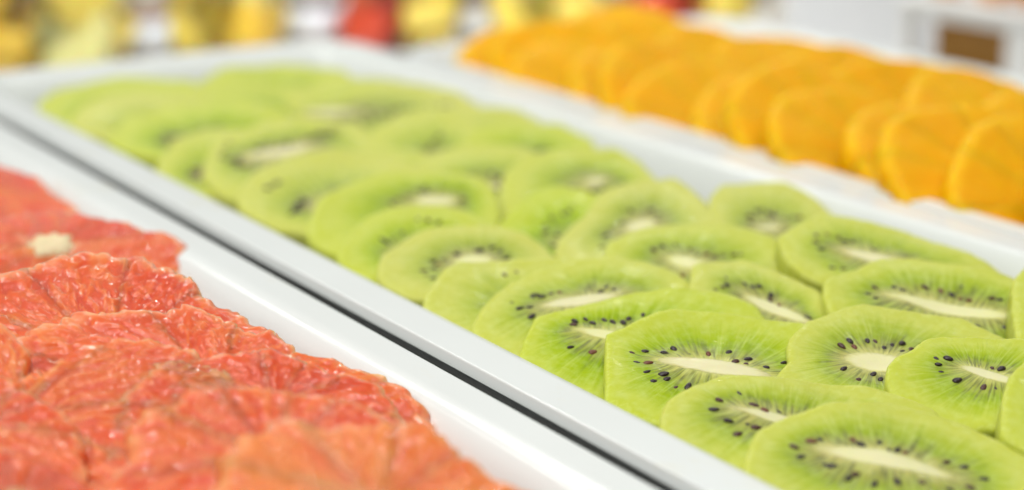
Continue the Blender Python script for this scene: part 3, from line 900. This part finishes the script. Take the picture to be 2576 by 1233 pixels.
for i, (lab, c, rad, arc, zc, tilt) in enumerate(GRAPES):
    o, u, v, n = slice_plane(c, zc, tilt, -16)
    pts = np.array([local(p, o, u, v, n) for p in arc])
    Rf = polar_outline(pts, fallback=rad)
    citrus("grapefruit_slice", lab, "grapefruit slice", "grapefruit slices piled in the left tray", o, u, v, n, Rf, 10, .010, .00048,
           MAT_GRAPE, MAT_MEMBRANE, 20 + i, core_r=.0060 if i == 1 else .0016, rag=.07, ves=(.0015, .0058), amp=.0006, lumps=.0010, gap=-.0013, corner=.02, tint=(.0, -.03, .02, .05, .12, .0, .04, .26, .08, -.04, -.18)[i], pith=None if i == 1 else MAT_MEMBRANE)

# ------------------------------------------------------------------ oranges
ORANGE_SPOTS = []
k = 0
for a in np.arange(60.0, 22.0, -2.45):
    ORANGE_SPOTS.append((40.5 + 0.4 * math.sin(k * 2.3), a, 'rim'))
    k += 1
for a in np.arange(60.5, 30.0, -3.4):
    ORANGE_SPOTS.append((45.6 + 0.5 * math.sin(k * 1.7), a, 'far'))
    k += 1


def copy_tree(root, matrix, label):
    c = root.copy()
    COL.objects.link(c)
    c.matrix_world = matrix
    c['label'] = label
    for ch in root.children:
        d = ch.copy()
        COL.objects.link(d)
        d.parent = c
    return c


ORD = ["farthest", "second farthest", "third farthest", "fourth farthest", "fifth farthest", "sixth farthest", "seventh farthest", "eighth farthest",
       "ninth farthest", "tenth farthest", "eleventh farthest", "twelfth farthest", "thirteenth farthest", "fourteenth farthest", "fifteenth farthest", "sixteenth farthest", "seventeenth farthest"]
protos = []
cnt_row = {'rim': 0, 'far': 0}
for i, (b, a, row) in enumerate(ORANGE_SPOTS):
    g_az = math.degrees(AZ) + 6 * math.sin(i * 1.3)
    lab = ("%s orange slice of the row along the kiwi tray" if row == 'rim' else "%s orange slice of the back row, away from the kiwi") % ORD[cnt_row[row]]
    cnt_row[row] += 1
    z = 0.25 * math.sin(i * 2.1) + (-0.5 + 0.02 * (60 - a) if row == 'far' else -0.7 + 0.03 * min(20, 60 - a))
    o = tw(b, a, z)
    tilt = 31 + 4 * math.sin(i * 1.9)
    g = np.array([math.sin(math.radians(g_az)), math.cos(math.radians(g_az)), 0.0])
    s = np.array([g[1], -g[0], 0.0])
    ta = math.radians(tilt)
    v = g * math.cos(ta) + ZH * math.sin(ta)
    n = np.cross(s, v)
    if i < 3:
        R0 = .036 + .002 * (i - 1)
        Rf = (lambda R0, sd: (lambda an: R0 * (1 + 0.03 * np.sin(np.asarray(an) * 3 + sd) + 0.02 * np.sin(np.asarray(an) * 5 + sd * 2))))(R0, i)
        protos.append(citrus("orange_slice", lab, "orange slice", "orange slices leaning in the right tray", o, s, v, n, Rf, 10, .0075, .0012,
                             MAT_ORANGE, MAT_ORANGE_MEMBRANE, 60 + i, core_r=.004, rag=.02, amp=.0003, lumps=.0008, gap=-.0010, corner=.012))
    else:
        w = i * 1.1
        s2 = s * math.cos(w) + v * math.sin(w)
        v2 = -s * math.sin(w) + v * math.cos(w)
        copy_tree(protos[i % 3], frame_matrix(o, s2, v2, n), lab)

# ------------------------------------------------------------------ things behind the trays
def glass_material():
    m = NT("clear_plastic")
    tr = m.n('ShaderNodeBsdfTransparent')
    tr.inputs[0].default_value = (0.99, 0.995, 0.99, 1)
    gl = m.n('ShaderNodeBsdfGlossy')
    gl.inputs['Roughness'].default_value = 0.08
    fr = m.n('ShaderNodeFresnel')
    fr.inputs[0].default_value = 1.35
    mx = m.n('ShaderNodeMixShader')
    m.l(fr.outputs[0], mx.inputs[0])
    m.l(tr.outputs[0], mx.inputs[1])
    m.l(gl.outputs[0], mx.inputs[2])
    out = [x for x in m.t.nodes if x.type == 'OUTPUT_MATERIAL'][0]
    m.l(mx.outputs[0], out.inputs['Surface'])
    return m.mat


MAT_CLEAR = glass_material()
MAT_JAR = simple("jar_glass", (0.62, 0.58, 0.53), 0.15)
MAT_LABEL = simple("paper_label", (0.80, 0.83, 0.90), 0.6)
MAT_JAM = simple("dark_preserve", (0.05, 0.012, 0.015), 0.25)
MAT_JAM_B = simple("brown_preserve", (0.24, 0.085, 0.025), 0.25)
MAT_GREY = simple("grey_plastic", (0.66, 0.67, 0.69), 0.5)
MAT_BROWN = simple("brown_wood", (0.36, 0.165, 0.018), 0.6)
FRUIT = {
    'yellow': simple("pineapple_flesh", (0.86, 0.68, 0.12), 0.3, Subsurface_Weight=0.4, Subsurface_Scale=0.004),
    'mustard': simple("mango_flesh", (0.82, 0.55, 0.06), 0.3, Subsurface_Weight=0.4, Subsurface_Scale=0.004),
    'pale': simple("melon_flesh", (0.82, 0.78, 0.32), 0.3, Subsurface_Weight=0.4, Subsurface_Scale=0.004),
    'red': simple("watermelon_flesh", (0.62, 0.075, 0.035), 0.3, Subsurface_Weight=0.4, Subsurface_Scale=0.004),
    'brick': simple("strawberry_flesh", (0.60, 0.13, 0.05), 0.3, Subsurface_Weight=0.4, Subsurface_Scale=0.004),
    'peach': simple("peach_flesh", (0.78, 0.38, 0.13), 0.3, Subsurface_Weight=0.4, Subsurface_Scale=0.004),
}
FRUIT_NAME = {'yellow': 'pineapple_chunk', 'mustard': 'mango_chunk', 'pale': 'melon_chunk', 'red': 'watermelon_chunk', 'brick': 'strawberry_chunk', 'peach': 'peach_chunk'}
CZ = -0.07


def lathe(name, prof, mat, n=40):
    v, f = [], []
    for r_, z_ in prof:
        for i in range(n):
            w = 2 * math.pi * i / n
            v.append((r_ * math.cos(w), r_ * math.sin(w), z_))
    for k in range(len(prof) - 1):
        for i in range(n):
            j = (i + 1) % n
            f.append((k * n + i, k * n + j, (k + 1) * n + j, (k + 1) * n + i))
    f.append(tuple(reversed(range(n))))
    if prof[-1][0] > 1e-4:
        f.append(tuple(range((len(prof) - 1) * n, len(prof) * n)))
    return make_mesh(name, v, f, mat)


def chunk(kind, label, group, loc, size, seed, taper=0.8):
    import bmesh
    r = random.Random(seed)
    bm = bmesh.new()
    bmesh.ops.create_cube(bm, size=1.0)
    for v in bm.verts:
        k = taper if v.co.z < 0 else 1.0
        v.co = Vector((v.co.x * size[0] * k * r.uniform(.8, 1.15), v.co.y * size[1] * k * r.uniform(.8, 1.15), v.co.z * size[2] * r.uniform(.85, 1.1)))
    bmesh.ops.bevel(bm, geom=bm.edges[:], offset=min(size) * 0.16, segments=2, profile=0.5, affect='EDGES')
    me = bpy.data.meshes.new("chunk")
    bm.to_mesh(me)
    bm.free()
    me.polygons.foreach_set('use_smooth', np.ones(len(me.polygons), dtype=bool))
    me.materials.append(FRUIT[kind])
    o = obj(FRUIT_NAME[kind], me)
    o.location = loc
    o.rotation_euler = (r.uniform(-.4, .4), r.uniform(-.4, .4), r.uniform(0, 3))
    return tag(o, label, "fruit chunk", group)


CUPS = [
    ("farthest left", (140, 185), .038, ['mustard', 'yellow', 'pale', 'yellow', 'mustard', 'pale', 'yellow', 'pale']),
    ("second from the left", (570, 125), .0335, ['yellow', 'yellow', 'mustard', 'yellow', 'yellow', 'mustard', 'pale', 'yellow']),
    ("third from the left, half red", (1015, 112), .0335, ['red', 'red', 'yellow', 'yellow', 'brick', 'brick', 'yellow', 'yellow']),
    ("fourth from the left", (1370, 98), .0335, ['yellow', 'pale', 'yellow', 'yellow', 'pale', 'yellow', 'yellow', 'pale']),
    ("rightmost, red at its left", (1745, 90), .0335, ['red', 'red', 'yellow', 'yellow', 'red', 'brick', 'yellow', 'pale']),
]
for ci, (where, px, R, kinds) in enumerate(CUPS):
    p = at(px, CZ)
    t = thing("fruit_cup", "clear cup of cut fruit behind the trays, " + where, "cup", "clear fruit cups behind the trays", Matrix.Translation(Vector(p)))
    obj("cup_wall", lathe("cup_wall", [(R * .93, 0.0), (R * .95, .004), (R * 1.0, .075), (R * .985, .075), (R * .93, .006), (R * .9, .0045)], MAT_CLEAR), t)
    obj("cup_rim", lathe("cup_rim", [(R * 1.0, .0752), (R * 1.05, .0752), (R * 1.06, .0775), (R * 1.05, .08), (R * .985, .08), (R * .98, .0755)], MAT_CLEAR), t)
    q = 0
    for layer in range(2):
        for quad, (dx, dy) in enumerate(((-.48, -.36), (-.42, .42), (.42, -.42), (.46, .38))):
            kd = kinds[layer * 4 + quad]
            names = {'yellow': "yellow pineapple", 'mustard': "deep yellow mango", 'pale': "pale melon", 'red': "dark red watermelon", 'brick': "light red strawberry"}
            chunk(kd, "%s %s chunk in the fruit cup %s" % (("lower", "upper")[layer] + (" near-left", " far-left", " near-right", " far-right")[quad], names[kd], where.split(',')[0]), "fruit chunks in the clear cups",
                  p + np.array([dx * R, dy * R, .018 + .030 * layer]), ((R * 1.35, R * 1.2, .040) if kd in ('red', 'brick') else (R * 1.12, R * 1.12, .036)), ci * 20 + q)
            q += 1
JARS = [
    ("small jar with a white label, between the two leftmost fruit cups", (370, 150), .0150, MAT_JAM_B, 1.0),
    ("small jar with a broad white label, left of the half-red fruit cup", (790, 112), .0185, MAT_JAM, 1.0),
    ("small grey jar between the half-red fruit cup and the orange slices", (1197, 104), .0100, MAT_JAM, .6),
    ("small grey jar left of the rightmost fruit cup", (1553, 95), .0130, MAT_JAM_B, .6),
    ("small greenish jar with dark contents, right of the rightmost fruit cup", (1922, 100), .0105, MAT_JAM, .5),
]
for lab, px, R, jam, lw in JARS:
    p = at(px, CZ)
    t = thing("jam_jar", lab, "jar", "small labelled jars behind the trays", Matrix.Translation(Vector(p)))
    obj("glass_body", lathe("jar_body", [(R * .8, 0), (R * .97, .002), (R, .006), (R, .036), (R * .92, .040), (R * .78, .043)], MAT_JAR), t)
    obj("preserve", lathe("jar_preserve", [(R * .9, .026), (R * 1.004, .0262), (R * 1.004, .0345), (R * .9, .0347)], jam), t)
    obj("base_band", lathe("jar_base", [(R * .9, .0008), (R * 1.004, .0012), (R * 1.004, .0055), (R * .9, .0058)], MAT_JAM), t)
    obj("paper_label", lathe("jar_label", [(R * .9, .0072), (R * 1.008, .0074), (R * 1.008, .0072 + .0185 * lw), (R * .9, .0074 + .0185 * lw)], MAT_LABEL), t)
    obj("lid", lathe("jar_lid", [(R * .8, .0432), (R * .98, .0434), (R * .98, .052), (R * .9, .053)], MAT_WHITE), t)

# pale grey bin and the white stand with a square opening
bin_ = thing("grey_bin", "plain pale grey bin behind the orange slices", "bin", None, Matrix.Translation(Vector((.245, 1.16, CZ))))
b1 = make_box("bin_wall", MAT_GREY, np.array([.245, 1.16, CZ + .07]), RT, np.array([0, 1.0, 0]), ZH, .080, .065, .0695, .006)
b2 = make_box("bin_lid", MAT_GREY, np.array([.245, 1.16, CZ + .146]), RT, np.array([0, 1.0, 0]), ZH, .084, .069, .006, .003)
for b_ in (b1, b2):
    mw = b_.matrix_world.copy()
    b_.parent = bin_
    b_.matrix_parent_inverse = Matrix.Translation(Vector((-.245, -1.16, -CZ)))
SB, SA0, SA1, STOP = 73.0, 52.0, 72.5, -1.4
stand_c = tw(SB + 8, (SA0 + SA1) / 2, -7.0)
stand = thing("display_stand", "white display stand with a square opening showing brown inside, top right", "stand", None, Matrix.Translation(Vector(stand_c)))
WA0, WA1, WZ0, WZ1 = 64.9, 71.8, -5.3, -2.5
zt, zb = STOP, -6.95


def stand_part(name, mat, b0, b1, a0, a1, z0, z1, bev=.0012):
    o_ = make_box(name, mat, tw((b0 + b1) / 2, (a0 + a1) / 2, (z0 + z1) / 2), AX_B, AX_A, ZH, (b1 - b0) / 200, (a1 - a0) / 200, (z1 - z0) / 200, bev)
    o_.parent = stand
    o_.matrix_parent_inverse = Matrix.Translation(-Vector(stand_c))
    return o_


stand_part("side_panel", MAT_WHITE, SB, SB + .8, WA1, SA1, zb, zt - .62)
stand_part("side_panel", MAT_WHITE, SB, SB + .8, SA0, WA0, zb, zt - .62)
stand_part("side_panel", MAT_WHITE, SB + .02, SB + .78, WA0, WA1, zb, WZ0)
stand_part("side_panel", MAT_WHITE, SB + .02, SB + .78, WA0, WA1, WZ1, zt - .62)
stand_part("top_board", MAT_WHITE, SB - .25, SB + 16, SA0 - .25, SA1 + .25, zt - .6, zt, .002)
stand_part("inner_panel", MAT_BROWN, SB + 1.7, SB + 2.3, SA0 + 1, SA1 - 1, zb, zt - .62)
stand_part("back_panel", MAT_WHITE, SB + 15, SB + 15.8, SA0, SA1, zb, zt - .62)
for i_, (bb, aa) in enumerate(((SB + 1.6, 70.4), (SB + 1.9, 67.2), (SB + 1.7, 64.0), (SB + 4.8, 70.0), (SB + 5.0, 66.0))):
    chunk('peach', ("far", "middle", "near", "back far", "back near")[i_] + " peach-coloured fruit chunk on the white display stand", "peach-coloured chunks on the display stand", tw(bb, aa, zt + 1.05), (.024, .022, .02), 300 + i_)
